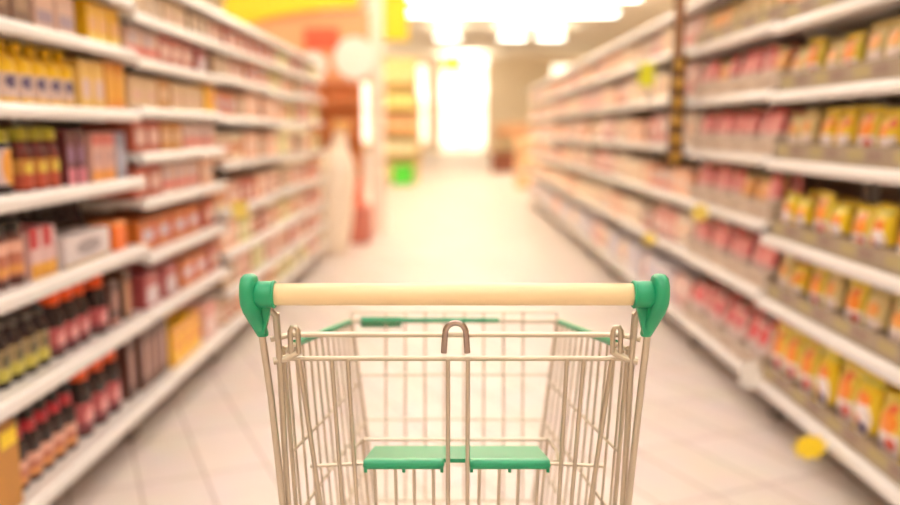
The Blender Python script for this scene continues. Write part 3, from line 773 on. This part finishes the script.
for i, x in enumerate((.08, .28, .44)):
    tag(MB().box(-.075, .075, -.08, .08, 0, .3, .01).obj('carton', M_red, None, (-1.5 + x, 9.37, .401)), 'red carton on stand plinth, %s' % ('nearest the left shelves', 'middle of three', 'nearest the white pillar')[i], 'carton', 'red cartons on the promotional stand')
# tall white bottle-shaped display figure before the stand
t = empty('bottle_standee', 'large white bottle-shaped display figure leaning before the promotional stand', 'display figure', (-1.27, 8.55, .034)); t.rotation_euler = (0, math.radians(8), 0)
MB().lathe([(.2, .0), (.215, .05), (.22, .3), (.21, .75), (.17, .92), (.1, 1.03), (.075, 1.1), (.07, 1.2)], 24).obj('bottle_body', mat('off_white_shell', (248, 232, 210), .4), t)
MB().lathe([(.085, 1.2), (.088, 1.29), (.07, 1.31)], 20).obj('bottle_cap', mat('amber_cap', (226, 170, 100), .4), t)
structure(MB().box(-.98, -.82, 10.35, 10.6, 0, ZC, .01).obj('pillar', mat('white_pillar', (252, 240, 226), .5)))
# hanging yellow sign right of the pillar
t = empty('hanging_sign', 'yellow square sign hanging beside the white pillar', 'sign', (-.78, 11.9, 0))
MB().box(-.19, .19, -.015, .015, 2.43, 3.1, .005).obj('sign_board', mat('sign_yellow', (255, 216, 40), .5), t)
for x in (-.15, .15): MB().tube([(x, 0, 3.1), (x, 0, ZC)], .004, 6).obj('cable', M_wire, t)
t = empty('hanging_sign', 'small lime yellow sign hanging before the bright entrance', 'sign', (.0, 26., 0))
MB().box(-.3, .3, -.02, .02, 2.97, 3.3, .005).obj('sign_board', mat('sign_lime', (236, 230, 30), .5), t)
for x in (-.2, .2): MB().tube([(x, 0, 3.3), (x, 0, ZC)], .004, 6).obj('cable', M_wire, t)

# displays farther down on the left
def tower(loc, w, d, h, nsh, body, label, items, glabel, skip=0):
    t = empty('display_tower', label, 'display stand', loc)
    MB().box(-w / 2, w / 2, d / 2 - .04, d / 2, 0, h, .01).obj('back_board', body, t)
    for s in (-1, 1): MB().box(s * w / 2 - .02, s * w / 2 + .02, -d / 2, d / 2 - .041, 0, h, .005).obj('side_board', body, t)
    for k in range(nsh):
        z = .1 + k * (h - .15) / nsh
        MB().box(-w / 2 + .021, w / 2 - .021, -d / 2, d / 2 - .041, z - .03, z).obj('shelf', body, t)
        hh = (h - .15) / nsh * .62
        n = 3; st = (w - .06) / n
        for i in range(n):
            o = MB().box(-st * .45, st * .45, -d * .3, d * .3, 0, hh, .01).obj('carton', items[(k + i * 0) % len(items)][0], None, (loc[0] - w / 2 + .03 + st * (i + .5), loc[1] - .02, z + .001))
            tag(o, '%s carton, %s of three, %s of %s' % (items[k % len(items)][1], ('left', 'middle', 'right')[i], LVL[k], glabel), 'carton', 'cartons on ' + glabel)
M_gold = mat('golden_board', (248, 216, 150), .5)
it = [(mat('pale_gold_print', (250, 226, 160), .5), 'pale gold'), (mat('cream_print', (252, 240, 200), .5), 'cream'), (mat('orange_print', (246, 190, 140), .5), 'orange'), (mat('lemon_print', (250, 234, 150), .5), 'lemon yellow')]
tower((-1.25, 20.5, 0), .85, .5, 2.9, 5, M_gold, 'tall golden display tower behind the white pillar', it, 'golden display tower')
t = empty('crate', 'bright green crate on floor beside the golden display tower', 'crate', (-1.12, 19.6, 0))
b = MB().box(-.23, .23, -.2, .2, 0, .04, .005)
for x0, x1, y0, y1 in ((-.23, .23, -.2, -.17), (-.23, .23, .17, .2), (-.23, -.2, -.169, .169), (.2, .23, -.169, .169)): b.box(x0, x1, y0, y1, .041, .45, .005)
b.obj('crate_body', mat('bright_green_plastic', (70, 190, 50), .4), t)
tower((-1.6, 30, 0), 1.0, .6, 2.4, 4, mat('tan_board', (226, 178, 120), .6), 'tan display tower far left of the entrance', it, 'tan display tower')
tower((2.3, 33, 0), 1.3, .6, 1.5, 3, mat('peach_board', (250, 214, 176), .6), 'peach display tower far right near the entrance', it, 'peach display tower')
# brown crate and orange crates beyond the right run
M_brown = mat('brown_wood', (126, 68, 44), .7, noise=.3)
t = empty('wooden_crate', 'dark brown wooden crate on the floor far down aisle', 'crate', (1.5, 25, 0))
b = MB()
for k in range(4): b.box(-.33, .33, -.25, -.23, .03 + k * .14, .15 + k * .14, .004); b.box(-.33, .33, .23, .25, .03 + k * .14, .15 + k * .14, .004)
for s in (-1, 1): b.box(s * .33 - .012, s * .33 + .012, -.25, .25, 0, .6, .004)
b.box(-.31, .31, -.228, .228, .03, .06); b.obj('crate_body', M_brown, t)
MB().box(-.3, .3, -.22, .22, .061, .55, .01).obj('crate_filling', mat('brown_sacks', (150, 90, 64), .8), t)
for k in range(3):
    t = empty('orange_crate', 'orange crate past end of right shelves, %s of stack' % ('bottom', 'middle', 'top')[k], 'crate', (1.62, 18.4, k * .4), 0, 'stacked orange crates')
    b = MB().box(-.25, .25, -.25, .25, 0, .03, .004)
    for x0, x1, y0, y1 in ((-.25, .25, -.25, -.23), (-.25, .25, .23, .25), (-.25, -.23, -.229, .229), (.23, .25, -.229, .229)): b.box(x0, x1, y0, y1, .031, .3, .004)
    for sx in (-1, 1):
        for sy in (-1, 1): b.box(sx * .24 - .01, sx * .24 + .01, sy * .24 - .01, sy * .24 + .01, .3, .399)
    b.obj('crate_body', mat('peach_crate', (244, 196, 150), .5), t)
    MB().box(-.225, .225, -.225, .225, .032, .3, .03).obj('crate_filling', mat('orange_fruit', (244, 136, 50), .6, noise=.3), t)

# ------------------------------------------------------------------ look
vs = SC.view_settings
vs.view_transform = 'Standard'; vs.look = 'None'; vs.gamma = 1; vs.use_curve_mapping = False; vs.exposure = -0.18
SC.cycles.max_bounces = 8; SC.cycles.diffuse_bounces = 5; SC.cycles.transparent_max_bounces = 16
SC.cycles.use_denoising = True
SC.cycles.sample_clamp_indirect = 6
SC.cycles.caustics_reflective = False; SC.cycles.caustics_refractive = False
